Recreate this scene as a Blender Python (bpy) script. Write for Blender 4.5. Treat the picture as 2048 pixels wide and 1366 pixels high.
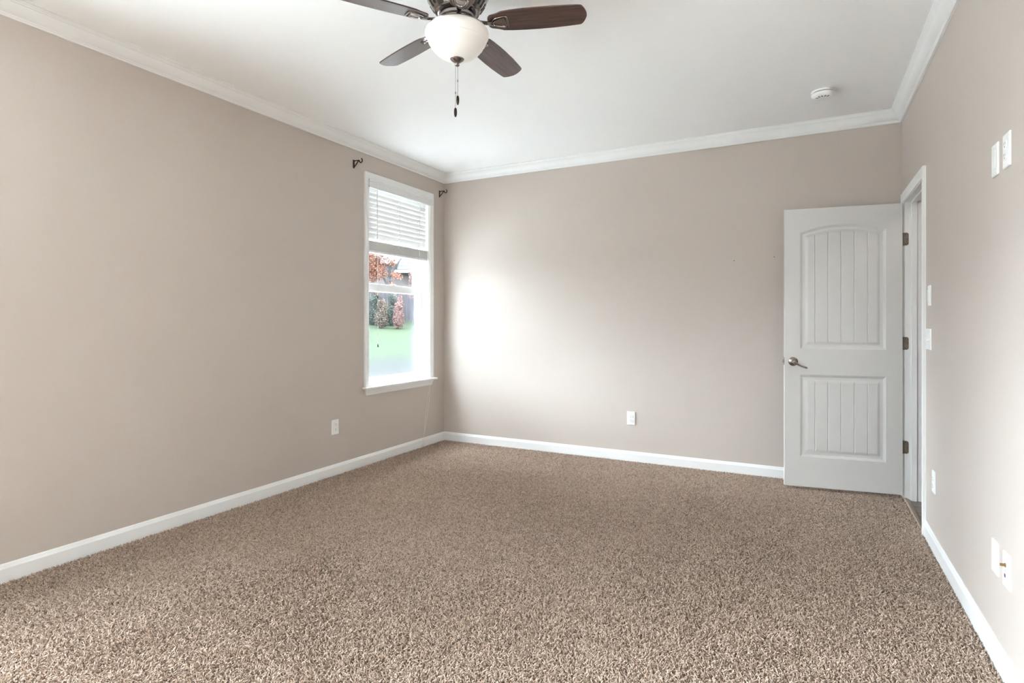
import bpy, bmesh, math, random
import numpy as np
from mathutils import Vector, Matrix

for o in list(bpy.data.objects):
    bpy.data.objects.remove(o)
sc = bpy.context.scene
C = sc.collection
PI = math.pi
R = math.radians

# ------------------------------------------------------------------ room sizes (metres)
W = 3.960           # left wall x = 0, right wall x = W
LEN = 7.80          # back wall y = 0, front wall y = -LEN
H = 2.743
TH = 0.16           # outer wall thickness
FZ = -0.022         # sub-floor level; carpet pile tips reach z = 0

# ------------------------------------------------------------------ camera
cam_data = bpy.data.cameras.new('camera')
cam = bpy.data.objects.new('camera', cam_data)
C.objects.link(cam)
cam.location = (3.354, -4.930, 1.215)
cam.rotation_euler = (R(90), 0, math.atan(590 / 1137.8))
cam_data.sensor_width = 36.0
cam_data.lens = 1137.8 * 36 / 2048
cam_data.shift_y = (644.5 - 683.0) / 2048
cam_data.clip_start = 0.02
cam_data.clip_end = 400
sc.camera = cam

# ------------------------------------------------------------------ sky
SKY = 3.6
world = bpy.data.worlds.new('sky')
sc.world = world
world.use_nodes = True
nt = world.node_tree
nt.nodes.clear()
wo = nt.nodes.new('ShaderNodeOutputWorld')
bg = nt.nodes.new('ShaderNodeBackground')
tc = nt.nodes.new('ShaderNodeTexCoord')
sx = nt.nodes.new('ShaderNodeSeparateXYZ')
rp = nt.nodes.new('ShaderNodeValToRGB')
e = rp.color_ramp.elements
e[0].position = 0.06
e[0].color = (0.26, 0.29, 0.33, 1)
e[1].position = 0.18
e[1].color = (0.42, 0.475, 0.535, 1)
for p_, k_ in ((0.58, 0.52), (0.86, 1.95)):
    q_ = e.new(p_)
    q_.color = (0.82 * k_, 0.92 * k_, 1.035 * k_, 1)
# broad bright part of the overcast, where the sun stands behind the cloud
SUN_DIR = Vector((-1.0, -0.22, 0.30)).normalized()
dp = nt.nodes.new('ShaderNodeVectorMath'); dp.operation = 'DOT_PRODUCT'
dp.inputs[1].default_value = SUN_DIR
mr = nt.nodes.new('ShaderNodeMapRange')
mr.interpolation_type = 'SMOOTHSTEP'
mr.inputs['From Min'].default_value = 0.88
mr.inputs['From Max'].default_value = 1.0
mr.inputs['To Min'].default_value = 1.0
mr.inputs['To Max'].default_value = 6.0
dp2 = nt.nodes.new('ShaderNodeVectorMath'); dp2.operation = 'DOT_PRODUCT'
dp2.inputs[1].default_value = Vector((-0.55, -1.0, 0.42)).normalized()
mr2 = nt.nodes.new('ShaderNodeMapRange')
mr2.interpolation_type = 'SMOOTHSTEP'
mr2.inputs['From Min'].default_value = 0.55
mr2.inputs['From Max'].default_value = 1.0
mr2.inputs['To Min'].default_value = 0.0
mr2.inputs['To Max'].default_value = 0.45
ad = nt.nodes.new('ShaderNodeMath'); ad.operation = 'ADD'
nt.links.new(tc.outputs['Generated'], dp2.inputs[0])
nt.links.new(dp2.outputs['Value'], mr2.inputs['Value'])
ml = nt.nodes.new('ShaderNodeMath'); ml.operation = 'MULTIPLY'
ml.inputs[1].default_value = SKY
nt.links.new(tc.outputs['Generated'], sx.inputs[0])
nt.links.new(tc.outputs['Generated'], dp.inputs[0])
nt.links.new(dp.outputs['Value'], mr.inputs['Value'])
nt.links.new(mr.outputs[0], ad.inputs[0])
nt.links.new(mr2.outputs[0], ad.inputs[1])
nt.links.new(ad.outputs[0], ml.inputs[0])
nt.links.new(sx.outputs['Z'], rp.inputs[0])
nt.links.new(rp.outputs[0], bg.inputs['Color'])
nt.links.new(ml.outputs[0], bg.inputs['Strength'])
nt.links.new(bg.outputs[0], wo.inputs['Surface'])

# ------------------------------------------------------------------ exposure
sc.view_settings.view_transform = 'Standard'
sc.view_settings.look = 'None'
sc.view_settings.gamma = 1.0
sc.view_settings.use_curve_mapping = False
sc.view_settings.exposure = 3.8
sc.cycles.max_bounces = 10
sc.cycles.diffuse_bounces = 6
sc.cycles.glossy_bounces = 3
sc.cycles.transmission_bounces = 4
sc.cycles.transparent_max_bounces = 12
sc.cycles.caustics_reflective = False
sc.cycles.caustics_refractive = False
sc.cycles.sample_clamp_indirect = 8.0

# windows: (wall, centre-left edge etc.)  opening sizes
WIN_W, WIN_Z0, WIN_Z1 = 0.894, 0.660, 2.453
# world places of the openings (origin of local frame, rotation)
WINDOWS = [((0, -1.152, 0), R(90)),            # seen in the photo, left wall by the back corner
           ((0, -5.30, 0), R(90)),             # left wall, unseen behind the view, placed from the light on the carpet
           ((0, -6.35, 0), R(90)),  # unseen window added to bring in more daylight
           ((0, -7.40, 0), R(90))]  # another unseen window, also added for daylight
for i, (loc, rz) in enumerate(WINDOWS):
    ld = bpy.data.lights.new('daylight_portal', 'AREA')
    ld.shape = 'RECTANGLE'
    ld.size = WIN_W
    ld.size_y = WIN_Z1 - WIN_Z0
    ld.cycles.is_portal = True
    lo = bpy.data.objects.new('daylight_portal', ld)
    C.objects.link(lo)
    m = Matrix.Translation(loc) @ Matrix.Rotation(rz, 4, 'Z')
    lo.matrix_world = m @ Matrix.Translation((WIN_W / 2, 0.17, (WIN_Z0 + WIN_Z1) / 2)) @ Matrix.Rotation(R(-90), 4, 'X')

# ================================================================== materials
def mat(name, col, rough=0.6, metal=0.0, spec=0.5):
    m = bpy.data.materials.new(name)
    m.use_nodes = True
    b = m.node_tree.nodes['Principled BSDF']
    b.inputs['Base Color'].default_value = (*col, 1)
    b.inputs['Roughness'].default_value = rough
    b.inputs['Metallic'].default_value = metal
    b.inputs['Specular IOR Level'].default_value = spec
    return m

def noise_on(m, scale, dark, light, detail=3.0, coord='Object', stretch=(1, 1, 1), bump=0.0, bump_scale=None):
    t = m.node_tree
    b = t.nodes['Principled BSDF']
    tc = t.nodes.new('ShaderNodeTexCoord')
    mp = t.nodes.new('ShaderNodeMapping')
    mp.inputs['Scale'].default_value = stretch
    t.links.new(tc.outputs[coord], mp.inputs[0])
    n = t.nodes.new('ShaderNodeTexNoise')
    n.inputs['Scale'].default_value = scale
    n.inputs['Detail'].default_value = detail
    t.links.new(mp.outputs[0], n.inputs['Vector'])
    r = t.nodes.new('ShaderNodeValToRGB')
    r.color_ramp.elements[0].position = 0.3
    r.color_ramp.elements[1].position = 0.7
    r.color_ramp.elements[0].color = (*dark, 1)
    r.color_ramp.elements[1].color = (*light, 1)
    t.links.new(n.outputs['Fac'], r.inputs[0])
    t.links.new(r.outputs[0], b.inputs['Base Color'])
    if bump:
        n2 = t.nodes.new('ShaderNodeTexNoise')
        n2.inputs['Scale'].default_value = bump_scale or scale
        n2.inputs['Detail'].default_value = 2
        t.links.new(mp.outputs[0], n2.inputs['Vector'])
        bp = t.nodes.new('ShaderNodeBump')
        bp.inputs['Strength'].default_value = bump
        bp.inputs['Distance'].default_value = 0.002
        t.links.new(n2.outputs['Fac'], bp.inputs['Height'])
        t.links.new(bp.outputs[0], b.inputs['Normal'])
    return m

M = {}
M['wall'] = noise_on(mat('greige_wall_paint', (0.5, 0.45, 0.4), 0.55, spec=0.25), 1.2,
                     (0.545, 0.482, 0.435), (0.56, 0.496, 0.449), bump=0.12, bump_scale=180)
M['ceiling'] = noise_on(mat('white_ceiling_paint', (0.85, 0.85, 0.84), 0.8, spec=0.2), 1.0,
                        (0.90, 0.90, 0.89), (0.92, 0.92, 0.91), bump=0.1, bump_scale=150)
M['trim'] = noise_on(mat('white_semigloss_trim', (0.82, 0.82, 0.81), 0.35), 3.0, (0.81, 0.81, 0.80), (0.84, 0.84, 0.83))
M['door'] = noise_on(mat('white_door_paint', (0.78, 0.77, 0.75), 0.42), 2.0, (0.70, 0.69, 0.675), (0.72, 0.71, 0.695))
M['vinyl'] = noise_on(mat('white_vinyl', (0.86, 0.87, 0.88), 0.4), 3.0, (0.85, 0.86, 0.87), (0.88, 0.89, 0.90))
M['plate'] = noise_on(mat('white_plastic', (0.85, 0.85, 0.83), 0.35), 4.0, (0.84, 0.84, 0.82), (0.87, 0.87, 0.85))
M['slot'] = mat('dark_slot', (0.06, 0.06, 0.06), 0.6)
M['nickel'] = mat('satin_nickel', (0.34, 0.305, 0.275), 0.27, 1.0)
M['hinge'] = noise_on(mat('worn_hinge_metal', (0.2, 0.17, 0.13), 0.5, 0.6), 30, (0.19, 0.16, 0.125), (0.24, 0.20, 0.16))
M['bronze'] = noise_on(mat('dark_bronze', (0.035, 0.025, 0.018), 0.4, 0.7), 40, (0.03, 0.022, 0.016), (0.05, 0.035, 0.025))
M['brass'] = mat('aged_brass', (0.40, 0.24, 0.10), 0.3, 1.0)
M['blue'] = mat('dark_blue_jack', (0.01, 0.03, 0.10), 0.5)
M['fanmetal'] = noise_on(mat('brushed_pewter', (0.28, 0.25, 0.24), 0.17, 1.0), 25, (0.30, 0.265, 0.255), (0.38, 0.35, 0.34))
M['fandark'] = mat('dark_vent', (0.015, 0.012, 0.011), 0.5)
M['cord'] = mat('white_cord', (0.82, 0.80, 0.76), 0.7)
M['tassel'] = mat('dark_tassel', (0.012, 0.02, 0.016), 0.5)
M['chain'] = mat('bead_chain_metal', (0.25, 0.23, 0.22), 0.35, 1.0)
M['slat'] = noise_on(mat('white_faux_wood', (0.84, 0.84, 0.83), 0.5), 6, (0.77, 0.77, 0.765), (0.80, 0.80, 0.79), stretch=(1, 8, 8))

# slats let a little daylight through
def translucent(m, amount):
    t = m.node_tree
    b = t.nodes['Principled BSDF']
    out = t.nodes['Material Output']
    tr = t.nodes.new('ShaderNodeBsdfTranslucent')
    tr.inputs['Color'].default_value = (0.9, 0.9, 0.9, 1)
    mx = t.nodes.new('ShaderNodeMixShader')
    mx.inputs[0].default_value = amount
    t.links.new(b.outputs[0], mx.inputs[1])
    t.links.new(tr.outputs[0], mx.inputs[2])
    t.links.new(mx.outputs[0], out.inputs['Surface'])
translucent(M['slat'], 0.015)

def pane_glass():
    m = bpy.data.materials.new('window_glass')
    m.use_nodes = True
    t = m.node_tree
    t.nodes.clear()
    out = t.nodes.new('ShaderNodeOutputMaterial')
    tr = t.nodes.new('ShaderNodeBsdfTransparent')
    tr.inputs['Color'].default_value = (0.95, 0.97, 0.96, 1)
    gl = t.nodes.new('ShaderNodeBsdfGlossy')
    gl.inputs['Roughness'].default_value = 0.02
    fr = t.nodes.new('ShaderNodeFresnel')
    fr.inputs['IOR'].default_value = 1.14
    mx = t.nodes.new('ShaderNodeMixShader')
    ge = t.nodes.new('ShaderNodeNewGeometry')
    inv = t.nodes.new('ShaderNodeMath'); inv.operation = 'SUBTRACT'; inv.inputs[0].default_value = 1.0
    mu = t.nodes.new('ShaderNodeMath'); mu.operation = 'MULTIPLY'
    t.links.new(ge.outputs['Backfacing'], inv.inputs[1])
    t.links.new(fr.outputs[0], mu.inputs[0])
    t.links.new(inv.outputs[0], mu.inputs[1])
    t.links.new(mu.outputs[0], mx.inputs[0])
    t.links.new(tr.outputs[0], mx.inputs[1])
    t.links.new(gl.outputs[0], mx.inputs[2])
    t.links.new(mx.outputs[0], out.inputs['Surface'])
    return m
M['glass'] = pane_glass()

def dimming_mesh():  # screen cloth added to dim the window's light and view
    m = bpy.data.materials.new('dimming_screen')
    m.use_nodes = True
    t = m.node_tree
    t.nodes.clear()
    out = t.nodes.new('ShaderNodeOutputMaterial')
    tr = t.nodes.new('ShaderNodeBsdfTransparent')
    df = t.nodes.new('ShaderNodeBsdfDiffuse')
    df.inputs['Color'].default_value = (0.05, 0.05, 0.055, 1)
    mx = t.nodes.new('ShaderNodeMixShader')
    mx.inputs[0].default_value = 0.34
    t.links.new(tr.outputs[0], mx.inputs[1])
    t.links.new(df.outputs[0], mx.inputs[2])
    t.links.new(mx.outputs[0], out.inputs['Surface'])
    return m
M['screen'] = dimming_mesh()

def wood_blade():
    m = mat('dark_walnut_blade', (0.05, 0.025, 0.02), 0.33, spec=0.5)
    t = m.node_tree
    b = t.nodes['Principled BSDF']
    tc = t.nodes.new('ShaderNodeTexCoord')
    mp = t.nodes.new('ShaderNodeMapping')
    mp.inputs['Scale'].default_value = (2.2, 60, 10)
    n = t.nodes.new('ShaderNodeTexNoise')
    n.inputs['Scale'].default_value = 2.2
    n.inputs['Detail'].default_value = 5
    n.inputs['Distortion'].default_value = 0.6
    r = t.nodes.new('ShaderNodeValToRGB')
    e = r.color_ramp.elements
    e[0].position = 0.34; e[0].color = (0.018, 0.009, 0.008, 1)
    e[1].position = 0.68; e[1].color = (0.105, 0.048, 0.036, 1)
    t.links.new(tc.outputs['Object'], mp.inputs[0])
    t.links.new(mp.outputs[0], n.inputs['Vector'])
    t.links.new(n.outputs['Fac'], r.inputs[0])
    t.links.new(r.outputs[0], b.inputs['Base Color'])
    b.inputs['Coat Weight'].default_value = 0.7
    b.inputs['Coat Roughness'].default_value = 0.28
    return m
M['blade'] = wood_blade()

def bowl_glass():
    m = mat('frosted_white_glass', (0.74, 0.71, 0.67), 0.35)
    b = m.node_tree.nodes['Principled BSDF']
    b.inputs['Emission Color'].default_value = (1.0, 0.95, 0.88, 1)
    b.inputs['Emission Strength'].default_value = 0.012
    return m
M['bowl'] = bowl_glass()

def carpet_mat():
    m = bpy.data.materials.new('beige_frieze_yarn')
    m.use_nodes = True
    t = m.node_tree
    b = t.nodes['Principled BSDF']
    b.inputs['Roughness'].default_value = 0.9
    b.inputs['Specular IOR Level'].default_value = 0.1
    at = t.nodes.new('ShaderNodeAttribute')
    at.attribute_name = 'tone'
    r = t.nodes.new('ShaderNodeValToRGB')
    e = r.color_ramp.elements
    e[0].position = 0.0; e[0].color = (0.165, 0.108, 0.077, 1)
    e[1].position = 1.0; e[1].color = (0.68, 0.54, 0.44, 1)
    t.links.new(at.outputs['Fac'], r.inputs[0])
    t.links.new(r.outputs[0], b.inputs['Base Color'])
    return m
M['yarn'] = carpet_mat()
M['backing'] = noise_on(mat('carpet_base', (0.2, 0.14, 0.1), 0.95, spec=0.1), 160, (0.12, 0.08, 0.055), (0.40, 0.31, 0.24), bump=0.8, bump_scale=160)
M['subfloor'] = noise_on(mat('subfloor_board', (0.4, 0.3, 0.2), 0.8), 4, (0.36, 0.28, 0.2), (0.45, 0.35, 0.25))
M['plank'] = noise_on(mat('hall_plank', (0.2, 0.15, 0.12), 0.35), 3, (0.10, 0.07, 0.055), (0.30, 0.25, 0.21), stretch=(1, 6, 1))
M['strip'] = mat('transition_strip', (0.42, 0.34, 0.27), 0.4)
M['lawn'] = noise_on(mat('lawn_grass', (0.07, 0.12, 0.05), 0.9, spec=0.1), 0.5, (0.0135, 0.0205, 0.0105), (0.020, 0.028, 0.0135), detail=6)
M['dirt'] = noise_on(mat('bare_ground', (0.09, 0.09, 0.085), 0.9, spec=0.1), 0.9, (0.075, 0.085, 0.07), (0.10, 0.095, 0.09), detail=6)
M['bark'] = noise_on(mat('pale_bark', (0.25, 0.22, 0.2), 0.9), 6, (0.022, 0.020, 0.020), (0.055, 0.05, 0.048))
M['leaf_o'] = noise_on(mat('orange_leaf', (0.35, 0.12, 0.05), 0.8, spec=0.1), 3, (0.21, 0.078, 0.060), (0.25, 0.125, 0.075))
M['leaf_p'] = noise_on(mat('pink_leaf', (0.3, 0.15, 0.12), 0.8, spec=0.1), 3, (0.16, 0.090, 0.085), (0.19, 0.12, 0.105))
M['leaf_g'] = noise_on(mat('grey_green_leaf', (0.1, 0.13, 0.09), 0.8, spec=0.1), 3, (0.040, 0.050, 0.043), (0.085, 0.095, 0.082))
M['leaf_b'] = noise_on(mat('brown_leaf', (0.16, 0.12, 0.09), 0.8, spec=0.1), 3, (0.07, 0.055, 0.045), (0.13, 0.10, 0.08))
M['fence'] = noise_on(mat('weathered_fence', (0.09, 0.08, 0.085), 0.9, spec=0.1), 3, (0.055, 0.05, 0.055), (0.085, 0.078, 0.085), stretch=(6, 6, 0.6))
M['siding'] = noise_on(mat('pale_siding', (0.16, 0.17, 0.19), 0.8), 1, (0.12, 0.125, 0.135), (0.13, 0.135, 0.145))
M['roof'] = noise_on(mat('pale_roof', (0.12, 0.125, 0.13), 0.9), 3, (0.075, 0.078, 0.084), (0.09, 0.093, 0.098))
M['brick'] = noise_on(mat('brown_brick', (0.1, 0.08, 0.075), 0.9), 3, (0.085, 0.07, 0.065), (0.12, 0.095, 0.09))

# ================================================================== mesh helpers
def finish(name, bm, m, parent=None, smooth=40):
    bmesh.ops.remove_doubles(bm, verts=bm.verts, dist=1e-6)
    bmesh.ops.recalc_face_normals(bm, faces=bm.faces)
    me = bpy.data.meshes.new(name)
    bm.to_mesh(me)
    bm.free()
    for mm in (m if isinstance(m, (list, tuple)) else [m]):
        me.materials.append(mm)
    if smooth:
        me.shade_smooth()
        me.set_sharp_from_angle(angle=R(smooth))
    o = bpy.data.objects.new(name, me)
    C.objects.link(o)
    if smooth:
        wn = o.modifiers.new('weighted_normals', 'WEIGHTED_NORMAL')
        wn.keep_sharp = True
    if parent is not None:
        o.parent = parent
    return o

def tag(o, label=None, cat=None, group=None, kind=None):
    if label: o['label'] = label
    if cat: o['category'] = cat
    if group: o['group'] = group
    if kind: o['kind'] = kind
    return o

def empty(name, loc=(0, 0, 0), rz=0.0):
    o = bpy.data.objects.new(name, None)
    o.empty_display_size = 0.05
    o.location = loc
    o.rotation_euler = (0, 0, rz)
    C.objects.link(o)
    return o

def box(bm, lo, hi, bev=0.0, seg=2, mi=0):
    x0, y0, z0 = lo
    x1, y1, z1 = hi
    vs = [bm.verts.new(p) for p in ((x0, y0, z0), (x1, y0, z0), (x1, y1, z0), (x0, y1, z0),
                                    (x0, y0, z1), (x1, y0, z1), (x1, y1, z1), (x0, y1, z1))]
    fs = [bm.faces.new([vs[i] for i in f]) for f in
          ((0, 3, 2, 1), (4, 5, 6, 7), (0, 1, 5, 4), (1, 2, 6, 5), (2, 3, 7, 6), (3, 0, 4, 7))]
    for f in fs:
        f.material_index = mi
    if bev > 0:
        es = {e for f in fs for e in f.edges}
        r = bmesh.ops.bevel(bm, geom=list(es), offset=bev, segments=seg, profile=0.5, affect='EDGES')
        for f in r['faces']:
            f.material_index = mi

def loft(bm, rings, closed_ring=True, cap=True, mi=0):
    """rings: list of equal-length point lists"""
    vr = [[bm.verts.new(p) for p in r] for r in rings]
    n = len(rings[0])
    for a, b in zip(vr[:-1], vr[1:]):
        for i in range(n if closed_ring else n - 1):
            j = (i + 1) % n
            f = bm.faces.new((a[i], a[j], b[j], b[i]))
            f.material_index = mi
    if cap and closed_ring:
        for r in (vr[0], vr[-1]):
            try:
                f = bm.faces.new(r)
                f.material_index = mi
            except ValueError:
                pass

def lathe(bm, prof, c=(0, 0, 0), seg=48, mi=0, cap=True):
    rings = []
    for r, z in prof:
        rings.append([(c[0] + r * math.cos(2 * PI * i / seg), c[1] + r * math.sin(2 * PI * i / seg), c[2] + z) for i in range(seg)])
    loft(bm, rings, True, cap, mi)

def tube(bm, pts, rad, seg=8, mi=0):
    pts = [Vector(p) for p in pts]
    rads = rad if isinstance(rad, (list, tuple)) else [rad] * len(pts)
    rings = []
    up = None
    for i, p in enumerate(pts):
        t = (pts[min(i + 1, len(pts) - 1)] - pts[max(i - 1, 0)]).normalized()
        if up is None:
            up = Vector((0, 0, 1)) if abs(t.z) < 0.9 else Vector((1, 0, 0))
        a = t.cross(up).normalized()
        b = a.cross(t).normalized()
        up = b
        rings.append([p + (a * math.cos(2 * PI * k / seg) + b * math.sin(2 * PI * k / seg)) * rads[i] for k in range(seg)])
    loft(bm, rings, True, True, mi)

def new():
    return bmesh.new()

# ================================================================== room shell
def wall_with_holes(name, axis, a0, a1, t0, t1, z0, z1, holes, m, label):
    """axis 'x' or 'y' = running direction; t0,t1 = thickness range on the other axis; holes (a0,a1,z0,z1)"""
    bm = new()
    def bx(p0, p1, q0, q1):
        if p1 - p0 < 1e-6 or q1 - q0 < 1e-6:
            return
        if axis == 'y':
            box(bm, (t0, p0, q0), (t1, p1, q1))
        else:
            box(bm, (p0, t0, q0), (p1, t1, q1))
    cur = a0
    for h in sorted(holes):
        bx(cur, h[0], z0, z1)
        bx(h[0], h[1], z0, h[2])
        bx(h[0], h[1], h[3], z1)
        cur = h[1]
    bx(cur, a1, z0, z1)
    o = finish(name, bm, m, smooth=0)
    return tag(o, label, 'wall', kind='structure')

WZ0, WZ1 = FZ, H + 0.02
wall_with_holes('wall_left', 'y', -LEN - TH, TH, -TH, 0, WZ0, WZ1,
                [(-1.152, -1.152 + WIN_W, WIN_Z0, WIN_Z1), (-5.30, -5.30 + WIN_W, WIN_Z0, WIN_Z1),
                 (-6.35, -6.35 + WIN_W, WIN_Z0, WIN_Z1), (-7.40, -7.40 + WIN_W, WIN_Z0, WIN_Z1)],
                M['wall'], 'long beige wall with the white window by the corner')
wall_with_holes('wall_back', 'x', 0, W + 0.115, 0, TH, WZ0, WZ1, [], M['wall'],
                'beige back wall with the bright patch of daylight, behind the open door')
DY0, DY1, DZ1 = -0.899, -0.135, 2.072      # rough door opening in the right wall
wall_with_holes('wall_right', 'y', -LEN - TH, 0, W, W + 0.115, WZ0, WZ1, [(DY0, DY1, WZ0, DZ1)],
                M['wall'], 'pale beige wall with the doorway and the wall plates')
wall_with_holes('wall_front', 'x', 0, W, -LEN - TH, -LEN, WZ0, WZ1,
                [], M['wall'], 'plain beige wall behind the camera')

bm = new(); box(bm, (-TH, -LEN - TH, H), (W + 0.115, TH, H + 0.12))
tag(finish('ceiling', bm, M['ceiling'], smooth=0), 'white flat painted ceiling over the whole room', 'ceiling', kind='structure')
bm = new(); box(bm, (-TH, -LEN - TH, FZ - 0.1), (W, TH, FZ))
tag(finish('floor', bm, M['subfloor'], smooth=0), 'board floor under the carpet', 'floor', kind='structure')

# ---- hall beyond the door
HX1 = 5.25
bm = new(); box(bm, (W, -2.4, FZ - 0.1), (HX1, 1.2, FZ))
tag(finish('floor_hall', bm, M['plank'], smooth=0), 'dark wood plank floor of the hall through the doorway', 'floor', kind='structure')
bm = new(); box(bm, (W + 0.115, -2.5, 2.5), (HX1 + 0.1, 1.3, 2.62))
tag(finish('ceiling_hall', bm, M['ceiling'], smooth=0), 'white ceiling of the hall outside the doorway', 'ceiling', kind='structure')
bm = new()
box(bm, (HX1, -2.5, FZ), (HX1 + 0.1, 1.3, 2.5))
tag(finish('wall_hall_far', bm, M['wall'], smooth=0), 'beige hall wall facing the doorway', 'wall', kind='structure')
bm = new(); box(bm, (W + 0.115, 1.2, FZ), (HX1, 1.3, 2.5))
tag(finish('wall_hall_end', bm, M['wall'], smooth=0), 'beige end wall of the hall past the door', 'wall', kind='structure')
bm = new(); box(bm, (W + 0.115, -2.5, FZ), (HX1, -2.4, 2.5))
tag(finish('wall_hall_near', bm, M['wall'], smooth=0), 'beige near end wall of the hall', 'wall', kind='structure')
bm = new(); box(bm, (W + 0.0, TH, FZ), (W + 0.115, 1.3, 2.5))
tag(finish('wall_hall_side', bm, M['wall'], smooth=0), 'beige hall wall running on past the back wall', 'wall', kind='structure')

hl_ = tag(empty('added_hall_light', (4.65, -1.0, 2.5)), 'white dome lamp added in the hall to brighten the doorway', 'ceiling light')
def added_hall_lamp():  # lamp added to lift the dark doorway, none visible there
    bm = new(); lathe(bm, [(0.10, 0.0), (0.15, 0.0), (0.155, -0.015), (0.15, -0.022), (0.10, -0.022)], seg=32)
    finish('light_base', bm, M['trim'], hl_, smooth=40)
    m = mat('added_glow_dome', (0.9, 0.88, 0.84), 0.4)
    b = m.node_tree.nodes['Principled BSDF']
    b.inputs['Emission Color'].default_value = (1.0, 0.94, 0.86, 1)
    b.inputs['Emission Strength'].default_value = 1.6
    bm = new(); lathe(bm, [(0.142, -0.020), (0.138, -0.040), (0.120, -0.062), (0.085, -0.080), (0.040, -0.089), (0.003, -0.090)], seg=32)
    finish('glass_dome', bm, m, hl_, smooth=60)
added_hall_lamp()

# ---- crown mouldings and baseboards: a profile run along each wall, mitred at the corners
def arc(p0, p1, bulge, n=6):
    p0 = Vector(p0); p1 = Vector(p1)
    mid = (p0 + p1) / 2
    d = p1 - p0
    nrm = Vector((-d.y, d.x)) * bulge
    out = []
    for i in range(n + 1):
        t = i / n
        out.append(tuple((1 - t) ** 2 * p0 + 2 * t * (1 - t) * (mid + nrm * 2) + t * t * p1))
    return out
CROWN = [(0.0, 2.654), (0.011, 2.654), (0.012, 2.661), (0.016, 2.664), (0.018, 2.668)] + \
        arc((0.018, 2.669), (0.053, 2.716), -0.14) + [(0.056, 2.718), (0.057, 2.724)] + \
        arc((0.059, 2.725), (0.068, 2.735), 0.12, 3) + [(0.070, 2.736), (0.070, H), (0.0, H)]
BASE = [(0.0, -0.020), (0.013, -0.020), (0.013, 0.056), (0.0115, 0.060), (0.009, 0.064), (0.0075, 0.070), (0.0045, 0.078), (0.003, 0.080), (0.0, 0.080)]

def run_profile(name, prof, side, s0, s1, m0, m1, m, label, cat, parent=None):
    """side: wall; s0,s1 = start/end along the wall; m0,m1 = mitre factors"""
    bm = new()
    rings = []
    for s, mf in ((s0, m0), (s1, m1)):
        ring = []
        for d, z in prof:
            a = s + d * mf
            if side == 'left': ring.append((d, a, z))
            elif side == 'right': ring.append((W - d, a, z))
            elif side == 'back': ring.append((a, -d, z))
            else: ring.append((a, -LEN + d, z))
        rings.append(ring)
    loft(bm, rings, True, True)
    o = finish(name, bm, m, smooth=25)
    return tag(o, label, cat, kind='structure')

run_profile('trim_1', CROWN, 'left', -LEN, 0, 1, -1, M['trim'], 'white crown moulding along the top of the window wall', 'crown moulding')
run_profile('trim_2', CROWN, 'back', 0, W, 1, -1, M['trim'], 'white crown moulding along the top of the back wall', 'crown moulding')
run_profile('trim_3', CROWN, 'right', -LEN, 0, 1, -1, M['trim'], 'white crown moulding along the top of the doorway wall', 'crown moulding')
run_profile('trim_4', CROWN, 'front', 0, W, 1, -1, M['trim'], 'white crown moulding behind the camera', 'crown moulding')
run_profile('baseboard_left', BASE, 'left', -LEN, 0, 1, -1, M['trim'], 'white baseboard along the foot of the window wall', 'baseboard')
run_profile('baseboard_back', BASE, 'back', 0, W, 1, -1, M['trim'], 'white baseboard along the foot of the back wall', 'baseboard')
run_profile('baseboard_right', BASE, 'right', -LEN, -0.942, 1, 0, M['trim'], 'white baseboard along the foot of the doorway wall', 'baseboard')
run_profile('baseboard_front', BASE, 'front', 0, W, 1, -1, M['trim'], 'white baseboard behind the camera', 'baseboard')
run_profile('baseboard_corner', BASE, 'right', -0.092, 0, 0, -1, M['trim'], 'short white baseboard hidden behind the open door', 'baseboard')

# ================================================================== windows
CAS = [(0.0, 0.0), (0.0, 0.008), (0.004, 0.0105), (0.010, 0.0095), (0.016, 0.010), (0.034, 0.0155), (0.040, 0.018), (0.050, 0.018), (0.053, 0.015), (0.053, 0.0)]

def casing_bm(w, z0, z1, prof):
    bm = new()
    rings = []
    for corner in range(4):
        ring = []
        for o, t in prof:
            p = [(-o, -t, z0), (-o, -t, z1 + o), (w + o, -t, z1 + o), (w + o, -t, z0)][corner]
            ring.append(p)
        rings.append(ring)
    loft(bm, rings, True, True)
    return bm

def ring_frame(bm, u0, u1, z0, z1, y0, y1, l, r, b, t, bev=0.002):
    box(bm, (u0, y0, z0), (u0 + l, y1, z1), bev)
    box(bm, (u1 - r, y0, z0), (u1, y1, z1), bev)
    box(bm, (u0 + l - 0.003, y0, z0), (u1 - r + 0.003, y1, z0 + b), bev)
    box(bm, (u0 + l - 0.003, y0, z1 - t), (u1 - r + 0.003, y1, z1), bev)

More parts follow.
